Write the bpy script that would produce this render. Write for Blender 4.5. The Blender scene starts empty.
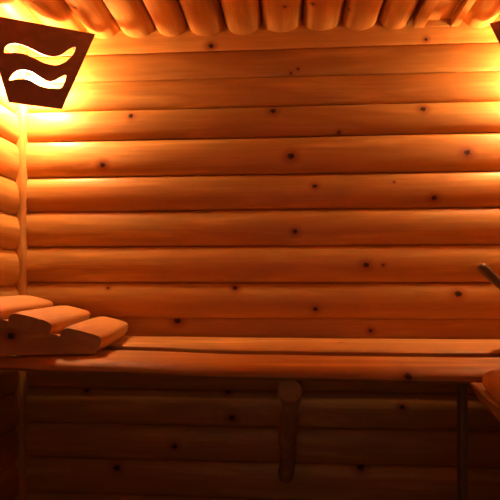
import bpy, bmesh, math, random
from mathutils import Vector, Matrix

sc = bpy.context.scene
COL = sc.collection
random.seed(7)

# ------------------------------------------------------------------ camera, world, exposure
CAM_Z = 1.12
YAW = math.atan(0.07)
cam_data = bpy.data.cameras.new('camera')
cam_data.sensor_width = 36.0
cam_data.sensor_fit = 'HORIZONTAL'
cam_data.lens = 36.0 * 500 / 500
cam_data.shift_y = 32 / 500
cam_data.clip_start = 0.02
cam = bpy.data.objects.new('camera', cam_data)
cam.location = (0, 0, CAM_Z)
cam.rotation_euler = (math.pi / 2, 0, YAW)
COL.objects.link(cam)
sc.camera = cam

world = bpy.data.worlds.new('world')
sc.world = world
world.use_nodes = True
world.node_tree.nodes['Background'].inputs[0].default_value = (0, 0, 0, 1)
world.node_tree.nodes['Background'].inputs[1].default_value = 0.0

sc.view_settings.view_transform = 'Standard'
sc.view_settings.look = 'None'
sc.view_settings.exposure = 2.5
sc.view_settings.gamma = 1.0
sc.cycles.diffuse_bounces = 10
sc.cycles.max_bounces = 14
sc.view_settings.use_curve_mapping = False

BULB_COLOR = (1.0, 0.57, 0.30)
BULB_POWER = 150.0

# weak added fill for the wall under the bench, through an assumed door
fill_light = bpy.data.lights.new('fill_light', 'AREA')
fill_light.shape = 'RECTANGLE'
fill_light.size = 0.56
fill_light.size_y = 1.35
fill_light.energy = 0.20
fill_light.color = (1.0, 1.0, 0.72)
dl = bpy.data.objects.new('fill_light', fill_light)
dl.location = (0.0, -0.72, 0.95)
dl.rotation_euler = (math.radians(90), 0, 0)
COL.objects.link(dl)

# room measures (metres): the long wall is at y = WY
WY, XL, XR, YF, ZC = 2.0, -1.097, 1.115, -0.55, 2.16


def wall_x(px, y):
    """x of the point that the photograph shows in column px, on depth y."""
    s, c = math.sin(YAW), math.cos(YAW)
    a = (px - 250) / 500
    return (-s + a * c) * y / (c + a * s)


def wall_z(px, py, y):
    s, c = math.sin(YAW), math.cos(YAW)
    a = (px - 250) / 500
    return CAM_Z + (282 - py) / 500 * y / (c + a * s)


# ------------------------------------------------------------------ materials
PINE_LIGHT = (0.75, 0.40, 0.095)
PINE_DARK = (0.44, 0.175, 0.028)


def wood(name, axis='x', seed=0, knots=(), light=PINE_LIGHT, dark=PINE_DARK, rough=0.42, flat=None, tone=1.0):
    """Pine with grain along AXIS; knots are (x, y, z, radius) points in the object's own space."""
    m = bpy.data.materials.new(name)
    m.use_nodes = True
    nt = m.node_tree
    N, L = nt.nodes, nt.links
    bsdf = N['Principled BSDF']
    rnd = random.Random(seed * 131 + 5)
    tc = N.new('ShaderNodeTexCoord')
    mp = N.new('ShaderNodeMapping')
    L.new(tc.outputs['Object'], mp.inputs['Vector'])
    mp.inputs['Location'].default_value = (rnd.uniform(-9, 9), rnd.uniform(-9, 9), rnd.uniform(-9, 9))
    k = {'x': 0, 'y': 1, 'z': 2}[axis]
    s = [9.0, 9.0, 9.0]
    s[k] = 0.9
    mp.inputs['Scale'].default_value = s
    broad = N.new('ShaderNodeTexNoise')
    broad.inputs['Scale'].default_value = 1.5
    broad.inputs['Detail'].default_value = 5
    broad.inputs['Roughness'].default_value = 0.55
    broad.inputs['Distortion'].default_value = 0.5
    L.new(mp.outputs[0], broad.inputs['Vector'])
    # growth rings: bands of the broad noise
    mul = N.new('ShaderNodeMath'); mul.operation = 'MULTIPLY'
    mul.inputs[1].default_value = 16.0
    L.new(broad.outputs['Fac'], mul.inputs[0])
    sn = N.new('ShaderNodeMath'); sn.operation = 'SINE'
    L.new(mul.outputs[0], sn.inputs[0])
    # fine fibres
    mp2 = N.new('ShaderNodeMapping')
    L.new(tc.outputs['Object'], mp2.inputs['Vector'])
    s2 = [150.0, 150.0, 150.0]
    s2[k] = 3.0
    mp2.inputs['Scale'].default_value = s2
    fine = N.new('ShaderNodeTexNoise')
    fine.inputs['Scale'].default_value = 1.0
    fine.inputs['Detail'].default_value = 2
    L.new(mp2.outputs[0], fine.inputs['Vector'])
    # large patches
    patch = N.new('ShaderNodeTexNoise')
    patch.inputs['Scale'].default_value = 0.45
    patch.inputs['Detail'].default_value = 2
    L.new(mp.outputs[0], patch.inputs['Vector'])
    # mix factor = .5*broad + .12*sin + .2*fine + .5*patch
    def madd(src, f, add=None, off=0.0):
        n = N.new('ShaderNodeMath'); n.operation = 'MULTIPLY_ADD'
        n.inputs[1].default_value = f
        L.new(src, n.inputs[0])
        if add is None:
            n.inputs[2].default_value = off
        else:
            L.new(add, n.inputs[2])
        return n.outputs[0]
    a = madd(broad.outputs['Fac'], 0.9, None, -0.37)
    a = madd(sn.outputs[0], 0.17, a)
    a = madd(fine.outputs['Fac'], 0.32, a)
    a = madd(patch.outputs['Fac'], 0.5, a)
    ramp = N.new('ShaderNodeMapRange')
    ramp.inputs['From Min'].default_value = 0.12
    ramp.inputs['From Max'].default_value = 0.85
    L.new(a, ramp.inputs['Value'])
    mix = N.new('ShaderNodeMix'); mix.data_type = 'RGBA'
    v = rnd.uniform(0.93, 1.05) * tone
    mix.inputs['A'].default_value = (*[c * v for c in light], 1)
    mix.inputs['B'].default_value = (*[c * v for c in dark], 1)
    L.new(ramp.outputs['Result'], mix.inputs['Factor'])
    color = mix.outputs['Result']
    if knots:
        rag = N.new('ShaderNodeTexNoise')
        rag.inputs['Scale'].default_value = 160.0
        rag.inputs['Detail'].default_value = 2
        L.new(tc.outputs['Object'], rag.inputs['Vector'])
        best = None
        for (kx, ky, kz, r) in knots:
            sub = N.new('ShaderNodeVectorMath'); sub.operation = 'SUBTRACT'
            L.new(tc.outputs['Object'], sub.inputs[0])
            sub.inputs[1].default_value = (kx, ky, kz)
            sca = N.new('ShaderNodeVectorMath'); sca.operation = 'MULTIPLY'
            ss = [1 / r, 1 / r, 1 / r]
            ss[k] *= 0.85
            if flat:
                ss['xyz'.index(flat)] *= 0.15
            sca.inputs[1].default_value = ss
            L.new(sub.outputs[0], sca.inputs[0])
            ln = N.new('ShaderNodeVectorMath'); ln.operation = 'LENGTH'
            L.new(sca.outputs[0], ln.inputs[0])
            if best is None:
                best = ln.outputs['Value']
            else:
                mn = N.new('ShaderNodeMath'); mn.operation = 'MINIMUM'
                L.new(best, mn.inputs[0]); L.new(ln.outputs['Value'], mn.inputs[1])
                best = mn.outputs[0]
        d = N.new('ShaderNodeMath'); d.operation = 'MULTIPLY_ADD'
        L.new(rag.outputs['Fac'], d.inputs[0])
        d.inputs[1].default_value = 1.1
        L.new(best, d.inputs[2])
        def step(lo, hi):
            n = N.new('ShaderNodeMapRange'); n.interpolation_type = 'SMOOTHSTEP'
            n.inputs['From Min'].default_value = lo
            n.inputs['From Max'].default_value = hi
            n.inputs['To Min'].default_value = 1.0
            n.inputs['To Max'].default_value = 0.0
            L.new(d.outputs[0], n.inputs['Value'])
            return n.outputs['Result']
        halo = N.new('ShaderNodeMix'); halo.data_type = 'RGBA'
        L.new(step(1.2, 4.2), halo.inputs['Factor'])
        L.new(color, halo.inputs['A'])
        halo.inputs['B'].default_value = (0.40, 0.13, 0.03, 1)
        core = N.new('ShaderNodeMix'); core.data_type = 'RGBA'
        L.new(step(1.1, 1.75), core.inputs['Factor'])
        L.new(halo.outputs['Result'], core.inputs['A'])
        core.inputs['B'].default_value = (0.045, 0.014, 0.006, 1)
        color = core.outputs['Result']
    L.new(color, bsdf.inputs['Base Color'])
    bsdf.inputs['Roughness'].default_value = rough
    bsdf.inputs['Specular IOR Level'].default_value = 0.4
    bump = N.new('ShaderNodeBump')
    bump.inputs['Strength'].default_value = 0.12
    bump.inputs['Distance'].default_value = 0.004
    L.new(fine.outputs['Fac'], bump.inputs['Height'])
    L.new(bump.outputs[0], bsdf.inputs['Normal'])
    return m


def plain(name, col, rough=0.5, metal=0.0):
    m = bpy.data.materials.new(name)
    m.use_nodes = True
    N, L = m.node_tree.nodes, m.node_tree.links
    b = N['Principled BSDF']
    tc = N.new('ShaderNodeTexCoord')
    n = N.new('ShaderNodeTexNoise')
    n.inputs['Scale'].default_value = 40
    L.new(tc.outputs['Object'], n.inputs['Vector'])
    mx = N.new('ShaderNodeMix'); mx.data_type = 'RGBA'
    mx.inputs['A'].default_value = (*[c * 0.85 for c in col], 1)
    mx.inputs['B'].default_value = (*[min(1, c * 1.15) for c in col], 1)
    L.new(n.outputs['Fac'], mx.inputs['Factor'])
    L.new(mx.outputs['Result'], b.inputs['Base Color'])
    b.inputs['Roughness'].default_value = rough
    b.inputs['Metallic'].default_value = metal
    return m


# ------------------------------------------------------------------ mesh helpers
def link_mesh(name, bm, mat, parent=None, angle=40):
    bmesh.ops.recalc_face_normals(bm, faces=bm.faces)
    me = bpy.data.meshes.new(name)
    bm.to_mesh(me)
    bm.free()
    me.polygons.foreach_set('use_smooth', [True] * len(me.polygons))
    me.set_sharp_from_angle(angle=math.radians(angle))
    me.materials.append(mat)
    o = bpy.data.objects.new(name, me)
    COL.objects.link(o)
    if parent is not None:
        o.parent = parent
    return o


def tag(o, label=None, cat=None, group=None, kind=None):
    if label: o['label'] = label
    if cat: o['category'] = cat
    if group: o['group'] = group
    if kind: o['kind'] = kind
    return o


def empty(name, loc=(0, 0, 0), rz=0.0):
    o = bpy.data.objects.new(name, None)
    o.empty_display_size = 0.1
    o.location = loc
    o.rotation_euler = (0, 0, rz)
    COL.objects.link(o)
    return o


def loft(bm, rings, closed=True, caps=True):
    vs = [[bm.verts.new(p) for p in r] for r in rings]
    n = len(rings[0])
    for a, b in zip(vs, vs[1:]):
        for i in range(n if closed else n - 1):
            j = (i + 1) % n
            bm.faces.new((a[i], a[j], b[j], b[i]))
    if caps:
        bm.faces.new(vs[0])
        bm.faces.new(list(reversed(vs[-1])))
    return bm


def add_box(bm, x0, x1, y0, y1, z0, z1, bev=0.0):
    r = bmesh.ops.create_cube(bm, size=1.0, matrix=Matrix.Translation(((x0 + x1) / 2, (y0 + y1) / 2, (z0 + z1) / 2)) @ Matrix.Diagonal((abs(x1 - x0), abs(y1 - y0), abs(z1 - z0), 1)))
    if bev > 0:
        es = list({e for v in r['verts'] for e in v.link_edges})
        bmesh.ops.bevel(bm, geom=es, offset=bev, segments=3, affect='EDGES', profile=0.5)
    return bm


def box(x0, x1, y0, y1, z0, z1, bev=0.0):
    return add_box(bmesh.new(), x0, x1, y0, y1, z0, z1, bev)


def add_tube(bm, pts, radii, n=24, wob=0.0, seed=0):
    """round rod through pts with a radius per point"""
    rnd = random.Random(seed)
    ph = [rnd.uniform(0, 6.28) for _ in range(3)]
    pts = [Vector(p) for p in pts]
    rings = []
    for i, p in enumerate(pts):
        t = (pts[min(i + 1, len(pts) - 1)] - pts[max(i - 1, 0)]).normalized()
        ref = Vector((0, 0, 1)) if abs(t.z) < 0.9 else Vector((0, 1, 0))
        u = t.cross(ref).normalized()
        v = t.cross(u).normalized()
        ring = []
        for q in range(n):
            a = 2 * math.pi * q / n
            r = radii[i] * (1 + wob * math.sin(2 * a + ph[0]) + 0.6 * wob * math.sin(3 * a + ph[1] + i * 0.3))
            ring.append(p + u * (r * math.cos(a)) + v * (r * math.sin(a)))
        rings.append(ring)
    return loft(bm, rings)


def lerp(a, b, t):
    return a + (b - a) * t


def add_lathe(bm, prof, n=32, cx=0, cy=0, cz=0):
    rings = [[(cx + r * math.cos(2 * math.pi * i / n), cy + r * math.sin(2 * math.pi * i / n), cz + z) for i in range(n)] for r, z in prof]
    return loft(bm, rings)


# ------------------------------------------------------------------ the shell
def edge_wave(k):
    rnd = random.Random(k * 17 + 3)
    comps = [(rnd.uniform(0.6, 6.5), rnd.uniform(0, 6.28), rnd.uniform(0.2, 1.0)) for _ in range(5)]
    return lambda s: 0.0006 * sum(a * math.sin(f * s + p) for f, p, a in comps)


def log_profile(bulge, power=0.62, n=20):
    """(height 0..1, protrusion) of a D-shaped siding log, flat back"""
    out = []
    for i in range(n + 1):
        h = 0.5 - 0.5 * math.cos(math.pi * i / n)
        q = max(0.0, 1 - (2 * h - 1) ** 2)
        out.append((h, bulge * q ** power))
    return out


BACK = 0.02      # how far the flat back lies behind the joint line


def siding_log(name, mat, parent, lo, hi, bulge, k_lo, k_hi, s0, s1, place, step=0.05, seed=0, power=0.62):
    """one wall or ceiling log; place(s, across, out) -> point"""
    bm = bmesh.new()
    f0, f1 = edge_wave(k_lo), edge_wave(k_hi)
    rnd = random.Random(seed)
    ph = [rnd.uniform(0, 6.28) for _ in range(4)]
    n = max(2, int(round((s1 - s0) / step)))
    rings = []
    prof = log_profile(bulge, power)
    gap = 0.0007
    for i in range(n + 1):
        s = lerp(s0, s1, i / n)
        a, b = lo + f0(s) + gap, hi + f1(s) - gap
        fat = 1 + 0.06 * math.sin(2.1 * s + ph[0]) + 0.04 * math.sin(5.3 * s + ph[1])
        ring = [place(s, a + (b - a) * h, o * fat) for h, o in prof]
        ring += [place(s, b, -BACK), place(s, a, -BACK)]
        rings.append(ring)
    loft(bm, rings)
    return link_mesh(name, bm, mat, parent, 50)


# height of the joints of the wall, read at the middle of the photo
rows = [21.0, 50.5, 78.0, 107.5, 138.0, 175.0, 210.0, 246.0, 282.5, 318.5, 354.5, 390.5, 426.5, 462.0, 498.0, 534, 562.0]
joints = [wall_z(250, r, WY) for r in rows]
joints[-1] = 0.0
BULGE = [0.006, 0.012] + [0.023] * 7 + [0.006] + [0.021] * 12

# knots of the long wall as column, row, radius in pixels
KN = [(131, 116, 3.4), (103, 165, 3.6), (273, 111, 3.8), (423, 109, 3.4), (291, 156.5, 4.4), (467, 153, 4.0), (315, 186, 2.8),
      (434, 198, 3.6), (295, 231.5, 3.2), (366, 265, 3.8), (235, 288, 3.2), (177, 321, 4.4), (458, 294, 4.2), (315.5, 309, 3.2),
      (371, 331, 2.8), (211, 46, 3.4), (148, 51, 1.6), (426, 39.5, 2.2), (86, 391, 3.0), (117, 468, 4.6), (175, 446, 3.4), (228, 392, 3.0),
      (232, 417.5, 4.2), (402, 407, 3.2), (361, 468, 4.6), (298, 69, 1.6), (291, 73, 1.6), (339, 132, 1.8), (394, 182, 1.2), (62, 334, 2.0),
      (383, 265, 1.8), (108, 288, 2.0)]

wall_back = link_mesh('wall_back', box(XL - 0.05, XR + 0.05, WY + BACK, WY + BACK + 0.04, -0.06, ZC + 0.12), wood('backing boards', 'x', 1, tone=0.7))
tag(wall_back, 'long sauna wall of horizontal half-round pine logs behind the bench', 'wall', kind='structure')
for i in range(len(joints) - 1):
    hi, lo = joints[i], joints[i + 1]
    b = BULGE[i]
    kn = []
    for (px, py, r) in KN:
        if rows[i + 1] < py or rows[i] > py:
            continue
        yy = WY - b * 0.8
        kn.append((wall_x(px, yy), yy, wall_z(px, py, yy), r * 0.004 * 0.72))
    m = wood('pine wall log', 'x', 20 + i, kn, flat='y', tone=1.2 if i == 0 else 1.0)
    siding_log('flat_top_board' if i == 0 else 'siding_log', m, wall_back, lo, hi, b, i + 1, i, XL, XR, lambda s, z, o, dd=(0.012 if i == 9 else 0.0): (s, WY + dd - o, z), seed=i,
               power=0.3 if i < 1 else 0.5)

side_mats = [wood('pine side log', 'y', 60 + i) for i in range(4)]
for nm, xw, sg in (('wall_left', XL, 1), ('wall_right', XR, -1)):
    w = link_mesh(nm, box(xw - sg * (BACK + 0.04), xw - sg * BACK, YF, WY + BACK, -0.06, ZC + 0.12), wood('backing boards', 'y', 3, tone=0.7))
    tag(w, 'short side wall of stacked pine logs with the lamp in its left corner' if sg > 0 else 'short side wall of pine logs beyond the right edge of the photo', 'wall', kind='structure')
    for i in range(len(joints) - 1):
        m = side_mats[i % 4]
        # side courses sit a little lower than those of the long wall
        dz = -0.016
        hi, lo = joints[i] + dz, max(0.0, joints[i + 1] + dz)
        siding_log('siding_log', m, w, lo, hi, max(0.02, BULGE[i]), i + 41, i + 40, YF, WY - 0.001, lambda s, z, o, xw=xw, sg=sg: (xw + sg * o, s, z), seed=i + 50)
bm = bmesh.new()
for a in ((XL - 0.05, -0.36, -0.06, ZC + 0.12), (0.36, XR + 0.05, -0.06, ZC + 0.12), (-0.36, 0.36, 1.80, ZC + 0.12)):
    add_box(bm, a[0], a[1], YF - 0.05, YF, a[2], a[3])
w = link_mesh('wall_front', bm, wood('front wall boards', 'x', 4))
tag(w, 'plain pine wall behind the camera', 'wall', kind='structure')
bm = bmesh.new()
for a in ((-0.36, -0.28, 0.0, 1.80), (0.28, 0.36, 0.0, 1.80), (-0.28, 0.28, 1.65, 1.80), (-0.28, 0.28, 0.0, 0.25)):
    add_box(bm, a[0], a[1], YF - 0.045, YF - 0.005, a[2], a[3], 0.003)
door = link_mesh('added_door_1', bm, wood('door pine', 'z', 150))  # unseen door, added so the fill light has a way in
tag(door, 'added pine framed glass door behind the camera, unseen, letting in the fill light', 'door', kind='structure')
gm = bpy.data.materials.new('door glass')
gm.use_nodes = True
gn, gl = gm.node_tree.nodes, gm.node_tree.links
gn.remove(gn['Principled BSDF'])
mxs, tr, gs = gn.new('ShaderNodeMixShader'), gn.new('ShaderNodeBsdfTransparent'), gn.new('ShaderNodeBsdfGlossy')
gs.inputs['Roughness'].default_value = 0.05
mxs.inputs[0].default_value = 0.08
gl.new(tr.outputs[0], mxs.inputs[1]); gl.new(gs.outputs[0], mxs.inputs[2])
gl.new(mxs.outputs[0], gn['Material Output'].inputs[0])
link_mesh('glass_pane', box(-0.28, 0.28, YF - 0.03, YF - 0.022, 0.25, 1.65), gm, door)

fl = bmesh.new()
for i in range(20):
    y0 = YF + i * (WY + 0.02 - YF) / 20
    add_box(fl, XL - 0.05, XR + 0.05, y0 + 0.002, y0 + (WY + 0.02 - YF) / 20 - 0.002, -0.04, 0.0, 0.003)
floor = link_mesh('floor', fl, wood('floor boards', 'x', 5, light=(0.3, 0.16, 0.07), dark=(0.2, 0.09, 0.03)))
tag(floor, 'dark plank floor below the benches', 'floor', kind='structure')

ceiling = link_mesh('ceiling', box(XL - 0.05, XR + 0.05, YF - 0.05, WY + 0.06, ZC + BACK, ZC + BACK + 0.05), wood('ceiling backing', 'y', 6, tone=0.7))
tag(ceiling, 'low ceiling of round pine logs running out over the bench', 'ceiling', kind='structure')
cols = [14, 52, 88, 121, 156, 188, 225, 262, 302, 341, 378, 411]
cx = [XL - 0.01] + [wall_x(p, WY) for p in cols[1:]]
cx2 = [wall_x(460, WY), wall_x(497, WY), 0.965, XR + 0.01]
CK = {262: (285, 6.5, 2.6), 302: (313, 6, 2.6), 52: (75, 8, 3.2), 341: (349, 14, 1.6)}
k = 0
for grp in (cx, cx2):
    for a, b in zip(grp, grp[1:]):
        kn = []
        for cc, (px, py, r) in CK.items():
            # the knot lies on the underside, z = 2.115
            s_, c_ = math.sin(YAW), math.cos(YAW)
            t = (2.115 - CAM_Z) / ((282 - py) / 500)
            aa = (px - 250) / 500
            X, Y = (-s_ + aa * c_) * t, (c_ + aa * s_) * t
            if a < X < b:
                kn.append((X, Y, 2.115, r * t / 500 * 0.75))
        rnd = random.Random(k + 900)
        kn.append((lerp(a, b, rnd.uniform(0.3, 0.7)), rnd.uniform(0.2, 1.5), 2.115, 0.007))
        m = wood('pine ceiling log', 'y', 80 + k, kn, flat='z')
        o = siding_log('ceiling_log', m, ceiling, a + 0.002, b - 0.002, 0.05 + rnd.uniform(-0.005, 0.004), 80 + k, 81 + k, YF, WY - 0.004 - rnd.uniform(0, 0.006),
                       lambda s, x, o: (x, s, ZC - o), seed=k + 70, power=0.5)
        k += 1

# corner strip with a screw
bm = bmesh.new()
prof0 = [(0, 0), (0.044, 0), (0.044, 0.03), (0.040, 0.038), (0.034, 0.043), (0.03, 0.044), (0, 0.044)]
rnd = random.Random(3)
def corner_strip(bm, sx, x0):
    rings = []
    for i in range(45):
        z = lerp(0.0, ZC, i / 44)
        wv = 0.0022 * math.sin(z * 22) + 0.0016 * math.sin(z * 47 + 1)
        rings.append([(x0 + sx * (x + (wv if x > 0 else 0)), WY + 0.004 - y - (wv if y > 0 else 0), z) for x, y in prof0])
    return loft(bm, rings)
trim = link_mesh('trim_1', corner_strip(bm, 1, XL - 0.004), wood('corner strip pine', 'z', 7, tone=1.05))
tag(trim, 'narrow upright pine strip closing the left log corner under the lamp', 'trim', kind='structure')
bm = bmesh.new()
add_tube(bm, [(XL + 0.018, WY - 0.0395, 1.776), (XL + 0.018, WY - 0.0415, 1.776), (XL + 0.018, WY - 0.0425, 1.776)], [0.0045, 0.0045, 0.003], 14)
link_mesh('screw', bm, plain('steel screw', (0.35, 0.33, 0.3), 0.35, 1.0), trim)
trim2 = link_mesh('trim_2', corner_strip(bmesh.new(), -1, XR + 0.004), wood('corner strip pine', 'z', 8))
tag(trim2, 'narrow upright pine strip in the right log corner outside the photo', 'trim', kind='structure')

# ------------------------------------------------------------------ ceiling vent
VX0, VX1, VY0, VY1 = 0.496, 0.668, 1.30, 1.985
VZ = 2.106
vent = empty('ceiling_vent', ((VX0 + VX1) / 2, (VY0 + VY1) / 2, ZC))
tag(vent, 'framed rectangular wooden air vent set between the ceiling logs', 'vent')
def vloc(o):
    o.matrix_parent_inverse = Matrix.Translation(vent.location).inverted()
    return o
vm = wood('vent pine', 'y', 9)
vmx = wood('vent pine crosswise', 'x', 10)
for x0, x1 in ((VX0, VX0 + 0.042), (VX1 - 0.030, VX1)):
    vloc(link_mesh('side_rail', box(x0, x1, VY0, VY1, VZ, ZC + BACK, 0.003), vm, vent))
for y0, y1 in ((VY1 - 0.008, VY1), (VY0, VY0 + 0.03)):
    vloc(link_mesh('end_rail', box(VX0 + 0.042, VX1 - 0.03, y0, y1, VZ + 0.003, ZC + BACK, 0.002), vmx, vent))
bm = bmesh.new()
add_box(bm, VX0 + 0.042, VX1 - 0.03, VY0 + 0.03, VY1 - 0.008, VZ + 0.028, VZ + 0.040)
panel = vloc(link_mesh('sliding_panel', bm, vm, vent))
bm = bmesh.new()
px0, px1, py0, py1 = VX0 + 0.043, VX1 - 0.031, VY0 + 0.04, VY1 - 0.03
for a in ((px0, px0 + 0.008, py0, py1), (px1 - 0.012, px1, py0, py1)):
    add_box(bm, *a, VZ + 0.018, VZ + 0.028, 0.002)
for a in ((px0, px1, py0, py0 + 0.018),):
    add_box(bm, *a, VZ + 0.0185, VZ + 0.028, 0.002)
link_mesh('panel_border', bm, vm, panel)

# ------------------------------------------------------------------ corner lamps
P_TR = Vector((-0.74764, 1.93000, 2.10084))
P_U = Vector((-0.80659, -0.58602, -0.07744))
P_V = Vector((-0.01581, 0.15236, -0.98820))
P_N = Vector((0.59090, -0.79584, -0.13216))      # into the room
OUT = [(0, 0), (0.3982, 0), (0.3293, 0.2934), (0.1419, 0.2993)]
W1 = [(0.335, 0.1196), (0.327, 0.0978), (0.3063, 0.0858), (0.2793, 0.0831), (0.2524, 0.0892), (0.2252, 0.0989), (0.1939, 0.1083), (0.1579, 0.1082), (0.1279, 0.0927), (0.1046, 0.0727), (0.0816, 0.0616), (0.0844, 0.0804), (0.1025, 0.1053), (0.1258, 0.1252), (0.1522, 0.1382), (0.1777, 0.14), (0.2061, 0.1352), (0.237, 0.1238), (0.2642, 0.1156), (0.2947, 0.1151), (0.3218, 0.121)]
W2 = [(0.3244, 0.2153), (0.3096, 0.1923), (0.2918, 0.1776), (0.2675, 0.1724), (0.2435, 0.1762), (0.2162, 0.1904), (0.1882, 0.2013), (0.1624, 0.1943), (0.1434, 0.1808), (0.1206, 0.1704), (0.1254, 0.1932), (0.1378, 0.2169), (0.1529, 0.2243), (0.1823, 0.2261), (0.2109, 0.2241), (0.2385, 0.2113), (0.2625, 0.2037), (0.2936, 0.2077), (0.3143, 0.214)]
BULB = Vector((-1.003, 1.920, 1.900))
panel_mat = wood('dark stained shade', 'x', 11, light=(0.24, 0.085, 0.04), dark=(0.15, 0.048, 0.022), rough=0.5)
metal = plain('dark metal', (0.08, 0.06, 0.05), 0.45, 0.8)
ceramic = plain('lamp socket', (0.5, 0.42, 0.32), 0.5)
bulb_mat = bpy.data.materials.new('glowing bulb')
bulb_mat.use_nodes = True
_n = bulb_mat.node_tree.nodes
_n.remove(_n['Principled BSDF'])
_e = _n.new('ShaderNodeEmission')
_e.inputs[0].default_value = (*BULB_COLOR, 1)
_e.inputs[1].default_value = BULB_POWER
bulb_mat.node_tree.links.new(_e.outputs[0], _n['Material Output'].inputs[0])


def smooth_closed(pts, sub=4):
    out = []
    n = len(pts)
    for i in range(n):
        p0, p1, p2, p3 = (Vector(pts[(i + d) % n]) for d in (-1, 0, 1, 2))
        for q in range(sub):
            t = q / sub
            out.append(0.5 * ((2 * p1) + (p2 - p0) * t + (2 * p0 - 5 * p1 + 4 * p2 - p3) * t * t + (3 * p1 - p0 - 3 * p2 + p3) * t ** 3))
    return out


def shade_mesh(mirror):
    cu = bpy.data.curves.new('outline', 'CURVE')
    cu.dimensions = '2D'
    cu.fill_mode = 'BOTH'
    cu.extrude = 0.006
    for pts in (OUT, smooth_closed(W1), smooth_closed(W2)):
        sp = cu.splines.new('POLY')
        sp.points.add(len(pts) - 1)
        for p, q in zip(sp.points, pts):
            p.co = (q[0], q[1], 0, 1)
        sp.use_cyclic_u = True
    tmp = bpy.data.objects.new('outline', cu)
    COL.objects.link(tmp)
    dg = bpy.context.evaluated_depsgraph_get()
    dg.update()
    me = bpy.data.meshes.new_from_object(tmp.evaluated_get(dg))
    bpy.data.objects.remove(tmp)
    bm = bmesh.new()
    bm.from_mesh(me)
    bmesh.ops.remove_doubles(bm, verts=bm.verts, dist=1e-5)
    for v in bm.verts:
        p = P_TR + P_U * v.co.x + P_V * v.co.y + P_N * (v.co.z - 0.006)
        v.co = (mirror(p))
    return bm


def make_lamp(side):
    if side > 0:
        mid = 0.0077
        mirror = lambda p: Vector((2 * mid - p[0], p[1], p[2] - 0.012))
    else:
        mirror = lambda p: Vector(p)
    base = mirror(Vector((XL + 0.03, WY - 0.03, 1.90)))
    t = empty('corner_lamp', base)
    def put(name, bm, mat, par=None):
        o = link_mesh(name, bm, mat, par or t, 30)
        if par is None:
            o.matrix_parent_inverse = Matrix.Translation(base).inverted()
        return o
    put('shade', shade_mesh(mirror), panel_mat)
    # round mount in the corner, socket and bulb, all pointing out across the corner
    B = BULB
    ax = Vector((0.68, -0.73, 0.0)).normalized()
    bm = bmesh.new()
    add_tube(bm, [mirror(B - ax * 0.088), mirror(B - ax * 0.072)], [0.030, 0.026], 20)
    put('wall_mount', bm, ceramic)
    bm = bmesh.new()
    add_tube(bm, [mirror(B - ax * 0.074), mirror(B - ax * 0.034)], [0.017, 0.019], 20)
    socket = put('socket', bm, ceramic)
    prof = [(0.013, -0.036), (0.015, -0.028), (0.021, -0.018), (0.028, -0.006), (0.031, 0.006), (0.029, 0.018), (0.022, 0.028), (0.012, 0.0335), (0.002, 0.0355)]
    bm = bmesh.new()
    add_tube(bm, [mirror(B + ax * z) for r, z in prof], [r for r, z in prof], 28)
    put('bulb', bm, bulb_mat, socket)
    # two thin arms holding the shade to the walls
    for u, v, side_wall in ((0.10, 0.03, False), (0.33, 0.03, True)):
        p = P_TR + P_U * u + P_V * v - P_N * 0.010
        wallpt = (XL + 0.01, p.y + 0.01, p.z) if side_wall else (p.x - 0.02, WY - 0.006, p.z)
        bm = bmesh.new()
        add_tube(bm, [mirror(p), mirror(Vector(wallpt))], [0.004, 0.004], 10)
        put('bracket', bm, metal)
    return t


lamp = make_lamp(-1)
tag(lamp, 'dark trapezoid corner lamp with both wavy cut-outs in full view, glowing in the left corner', 'lamp', group='corner lamps')
lamp = make_lamp(1)
tag(lamp, 'dark corner lamp cut off by the right edge, only a tip of its shade showing', 'lamp', group='corner lamps')

# ------------------------------------------------------------------ the long bench
TOP = 0.90


def half_log_plank(bm, line_a, line_b, thick, top, along='x', s0=0, s1=1, n=40, round_a=0.02, round_b=0.02, seed=0, crown=0.003):
    """plank between two wandering edges a (low side) and b; edges are functions of s"""
    rings = []
    rnd = random.Random(seed)
    ph = rnd.uniform(0, 6)
    for i in range(n + 1):
        s = lerp(s0, s1, i / n)
        a, b = line_a(s), line_b(s)
        z = top + 0.0012 * math.sin(3.1 * s + ph)
        r1, r2 = round_a, round_b
        pts = []
        # top from b to a, with waney rounded edges
        w = b - a
        for q in range(7):
            an = math.pi / 2 * q / 6
            pts.append((b - r2 + r2 * math.cos(an) * 1.0, z - thick * 0.62 + thick * 0.62 * math.sin(an)))
        for q in range(1, 6):
            t = q / 6
            pts.append((lerp(b - r2, a + r1, t), z + crown * math.sin(math.pi * t)))
        for q in range(7):
            an = math.pi / 2 * q / 6
            pts.append((a + r1 - r1 * math.sin(an), z - thick * 0.62 + thick * 0.62 * math.cos(an)))
        pts.append((a + r1 * 0.35, z - thick * 0.86))
        pts.append((a + r1 * 1.1, z - thick))
        pts.append((b - r2 * 0.9, z - thick))
        if along == 'x':
            rings.append([(s, p, q) for p, q in pts])
        else:
            rings.append([(p, s, q) for p, q in pts])
    return loft(bm, rings)


def poly_line(tab, wav=0.0, seed=0):
    rnd = random.Random(seed)
    ph = [rnd.uniform(0, 6) for _ in range(2)]
    def f(s):
        s_ = min(max(s, tab[0][0]), tab[-1][0])
        for (x0, y0), (x1, y1) in zip(tab, tab[1:]):
            if s_ <= x1:
                t = (s_ - x0) / (x1 - x0)
                t = t * t * (3 - 2 * t)
                return lerp(y0, y1, t) + wav * math.sin(7 * s + ph[0]) + wav * 0.6 * math.sin(13 * s + ph[1])
        return tab[-1][1]
    return f


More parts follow.
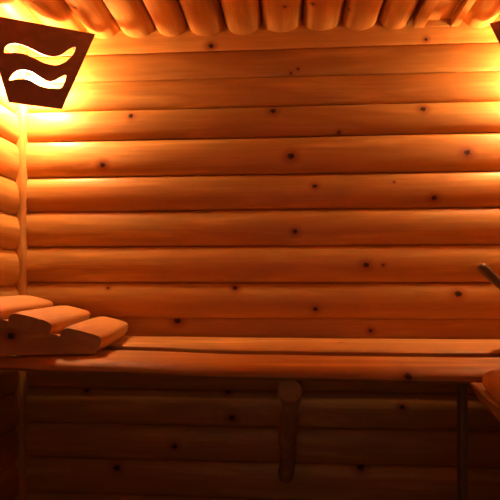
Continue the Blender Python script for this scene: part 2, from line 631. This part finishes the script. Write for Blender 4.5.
BX0, BX1 = XL + 0.046, XR - 0.046
bench = empty('sauna_bench', (0.0, 1.65, 0.0))
tag(bench, 'long bench of two wide waney-edged pine planks along the log wall', 'bench')
def bpart(o):
    o.matrix_parent_inverse = Matrix.Translation(bench.location).inverted()
    return o
gap_b = poly_line([(-1.1, 1.700), (-0.5, 1.655), (-0.1, 1.590), (0.35, 1.583), (0.8, 1.59), (1.1, 1.592)], 0.003, 2)
gap_f = poly_line([(-1.1, 1.655), (-0.5, 1.605), (-0.1, 1.535), (0.35, 1.522), (0.8, 1.525), (1.1, 1.525)], 0.003, 3)
front = poly_line([(-1.1, 1.430), (-0.55, 1.360), (-0.1, 1.305), (0.3, 1.290), (0.8, 1.28), (1.1, 1.28)], 0.003, 4)
bm = half_log_plank(bmesh.new(), gap_b, lambda s: 1.972, 0.045, TOP + 0.002, s0=BX0, s1=BX1, round_a=0.005, round_b=0.012, seed=5)
bpart(link_mesh('seat_plank', bm, wood('bench plank pine', 'x', 12, [(0.2, 1.8, TOP, 0.008)], flat='z', rough=0.6, tone=0.88), bench))
lipx = wall_x(408, 1.31)
bm = half_log_plank(bmesh.new(), front, gap_f, 0.045, TOP, s0=BX0, s1=BX1, round_a=0.05, round_b=0.02, seed=6)
bpart(link_mesh('seat_plank', bm, wood('bench plank pine', 'x', 13, [(wall_x(408, 1.29), 1.29, wall_z(408, 376.5, 1.29), 0.009)], flat='y', rough=0.6, tone=0.95), bench))


# round support log and its slanted brace
bark = wood('bracket log', 'y', 14, light=(0.52, 0.29, 0.12), dark=(0.38, 0.18, 0.06), rough=0.6)
jx, jz, jr = 0.012, 0.8205, 0.0335
bm = bmesh.new()
N_ = 16
pts = [(jx + 0.004 * math.sin(i * 0.7), lerp(1.385, 1.972, i / N_), jz) for i in range(N_ + 1)]
pts = [(jx, 1.382, jz)] + pts
add_tube(bm, pts, [jr * 0.86] + [jr] * (N_ + 1), 28, 0.02, 4)
bpart(link_mesh('support_log', bm, bark, bench))
bm = bmesh.new()
p0, p1 = Vector((jx + 0.003, 1.452, 0.818)), Vector((0.006, 1.965, 0.362))
add_tube(bm, [p0.lerp(p1, i / 12) + Vector((0.003 * math.sin(i * 0.9), 0, 0)) for i in range(13)], [0.0315 + 0.0025 * math.sin(i * 0.5) for i in range(13)], 24, 0.03, 6)
# cut the lower end flush with the wall
bpart(link_mesh('brace', bm, wood('bracket log', 'z', 15, light=(0.52, 0.29, 0.12), dark=(0.38, 0.18, 0.06), rough=0.6), bench))
pxc = wall_x(467, 1.36)
bpart(link_mesh('post', box(pxc - 0.010, pxc + 0.010, 1.38, 1.41, 0.0, 0.858, 0.004), wood('bench post', 'z', 16, light=(0.2, 0.11, 0.05), dark=(0.14, 0.07, 0.028)), bench))
# wall battens that carry the ends
for nm, x0, x1 in (('end_batten', XL + 0.022, XL + 0.05), ('end_batten', XR - 0.05, XR - 0.022)):
    bpart(link_mesh(nm, box(x0, x1, 1.50, 1.95, 0.79, 0.856, 0.004), wood('batten', 'y', 17), bench))

# ------------------------------------------------------------------ right-hand bench
side = empty('side_bench', (0.75, 0.45, 0.0))
tag(side, 'short pine bench at the right edge, its plank corner carrying the headrest', 'bench')
def spart(o):
    o.matrix_parent_inverse = Matrix.Translation(side.location).inverted()
    return o
sedge = poly_line([(-0.5, 0.40), (0.3, 0.345), (0.75, 0.352), (0.92, 0.376), (1.12, 0.406)], 0.0015, 9)
m = wood('side bench pine', 'y', 18, light=(0.46, 0.29, 0.13), dark=(0.32, 0.18, 0.075), rough=0.65)
rings = []
for i in range(41):
    y = lerp(-0.45, 1.125, i / 40)
    a = sedge(y)
    rings.append([(x, y, TOP + z) for x, z in ((a + 0.002, 0.0), (a, -0.003), (a + 0.007, -0.016), (a + 0.016, -0.034), (a + 0.029, -0.050), (a + 0.050, -0.062), (0.62, -0.062), (0.69, -0.03), (0.70, 0.0))])
bm = loft(bmesh.new(), rings)
spart(link_mesh('seat_plank', bm, m, side))
bm = half_log_plank(bmesh.new(), lambda s: 0.72, lambda s: XR - 0.03, 0.046, TOP, along='y', s0=-0.45, s1=1.125, seed=12)
spart(link_mesh('seat_plank', bm, m, side))
for y in (-0.36, 0.98):
    spart(link_mesh('cross_rail', box(0.52, XR - 0.022, y, y + 0.05, 0.772, 0.8465, 0.004), m, side))
    spart(link_mesh('leg', box(0.52, 0.57, y, y + 0.05, 0.0, 0.781, 0.004), wood('bench leg', 'z', 19), side))

# ------------------------------------------------------------------ headrests
def make_headrest(sx, name_seed, knot=None, tilt=15, dz=0.0, th=0.046):
    """slats run along local +y, rise away from the local origin along -x * sx"""
    root = empty('headrest')
    tilt = math.radians(tilt)
    L_ = 0.515
    rails = []
    for q, (xc, zc) in enumerate(((-0.052, 0.040), (-0.197, 0.084), (-0.340, 0.124))):
        rings = []
        nn = 16
        w = 0.128
        for i in range(nn + 1):
            y = lerp(0, L_, i / nn)
            e = min(i, nn - i) / nn
            sq = 1.0 - 0.06 * max(0, 1 - e * 9)            # softened ends
            ring = []
            half = w / 2 * (1 + 0.04 * math.sin(6 * y + q)) * sq
            pts = []
            for a in range(15):
                an = math.pi * a / 14
                cx_, sz_ = math.cos(an), math.sin(an)
                # a flattened half round: nearly flat top, rolled edges
                X = half * (abs(cx_) ** 0.42) * (1 if cx_ > 0 else -1)
                Z = th * (sz_ ** 0.42) * 0.8 * sq
                pts.append((X, Z))
            pts += [(-half * 0.93, -th * 0.2), (half * 0.93, -th * 0.2)]
            for X, Z in pts:
                xr = X * math.cos(tilt) + Z * math.sin(tilt)
                zr = -X * math.sin(tilt) + Z * math.cos(tilt)
                ring.append((sx * (xc + xr), y, zc + dz + zr - 0.006))
            rings.append(ring)
        bm = loft(bmesh.new(), rings)
        link_mesh('slat', bm, wood('headrest slat pine', 'y', name_seed + q, rough=0.55, light=(0.66, 0.35, 0.105), dark=(0.54, 0.25, 0.065)), root, 35)
    # wedge-shaped rails under the slats
    for y0, yk in ((0.006, True), (L_ - 0.036, False)):
        prof = [(-0.005, 0.0), (-0.005, 0.022), (-0.09, 0.048), (-0.25, 0.098), (-0.39, 0.132), (-0.40, 0.128), (-0.40, 0.0)]
        rings = [[(sx * x, y, z) for x, z in prof] for y in (y0, y0 + 0.03)]
        kn = [(sx * knot[0], y0, knot[1], knot[2])] if (knot and yk) else []
        link_mesh('side_rail', loft(bmesh.new(), rings), wood('headrest rail pine', 'x', name_seed + 5 + (0 if yk else 1), kn, rough=0.55), root, 35)
    return root


hr = make_headrest(1, 100, (-0.249, 0.056, 0.011))
hr.location = (-0.552, 1.442, TOP + 0.0065)
hr.rotation_euler = (0, 0, math.radians(9))
tag(hr, 'sloping slatted headrest on the long bench under the left lamp', 'headrest', group='slatted headrests')
hr = make_headrest(-1, 120, None, 6, -0.025, 0.040)
hr.location = (0.341, 0.545, TOP + 0.006)
hr.rotation_euler = (0, 0, math.radians(-8))
tag(hr, 'slatted headrest poking in at the lower right edge on the short side bench', 'headrest', group='slatted headrests')

# ------------------------------------------------------------------ ladle standing in a bucket
bk = empty('water_bucket', (0.80, 1.60, TOP + 0.006))
tag(bk, 'round wooden water bucket on the bench just beyond the right edge, holding the ladle', 'bucket')
bm = bmesh.new()
add_lathe(bm, [(0.001, 0.0), (0.100, 0.0), (0.104, 0.003), (0.120, 0.150), (0.119, 0.153), (0.109, 0.153), (0.107, 0.150), (0.096, 0.016), (0.001, 0.014)], 40)
link_mesh('staves', bm, wood('bucket staves', 'z', 140), bk)
for z, r in ((0.03, 0.1085), (0.115, 0.1165)):
    bm = bmesh.new()
    add_lathe(bm, [(r, z - 0.008), (r + 0.0025, z - 0.007), (r + 0.0035, z + 0.007), (r + 0.001, z + 0.008)], 40)
    # open band: drop the caps so it stays a hoop
    big = [f for f in bm.faces if len(f.verts) > 6]
    bmesh.ops.delete(bm, geom=big, context='FACES_ONLY')
    link_mesh('hoop', bm, metal, bk)

ladle = empty('ladle', (0.80, 1.60, TOP + 0.03))
tag(ladle, 'round wooden ladle handle slanting up into view at the right edge', 'ladle')
def lpart(o):
    o.matrix_parent_inverse = Matrix.Translation(ladle.location).inverted()
    return o
tip = Vector((wall_x(478.5, 1.60), 1.60, wall_z(478.5, 265.5, 1.60)))
end = Vector((0.845, 1.60, 0.955))
bm = bmesh.new()
d = (end - tip).normalized()
pts = [tip + d * s for s in (-0.001, 0.001, 0.005, 0.011, 0.018, 0.03, 0.05, 0.1, 0.2)] + [end]
add_tube(bm, pts, [0.003, 0.009, 0.0130, 0.0155, 0.0165, 0.0160, 0.0145, 0.0135, 0.013, 0.012], 24)
lpart(link_mesh('handle', bm, wood('ladle handle', 'x', 141, light=(0.26, 0.17, 0.08), dark=(0.18, 0.11, 0.05), rough=0.45), ladle))
bm = bmesh.new()
add_lathe(bm, [(0.001, -0.022), (0.018, -0.021), (0.031, -0.010), (0.036, 0.012), (0.034, 0.012), (0.029, -0.007), (0.016, -0.016), (0.001, -0.017)], 28, 0.845, 1.60, 0.948)
lpart(link_mesh('bowl', bm, wood('ladle bowl', 'x', 142), ladle))
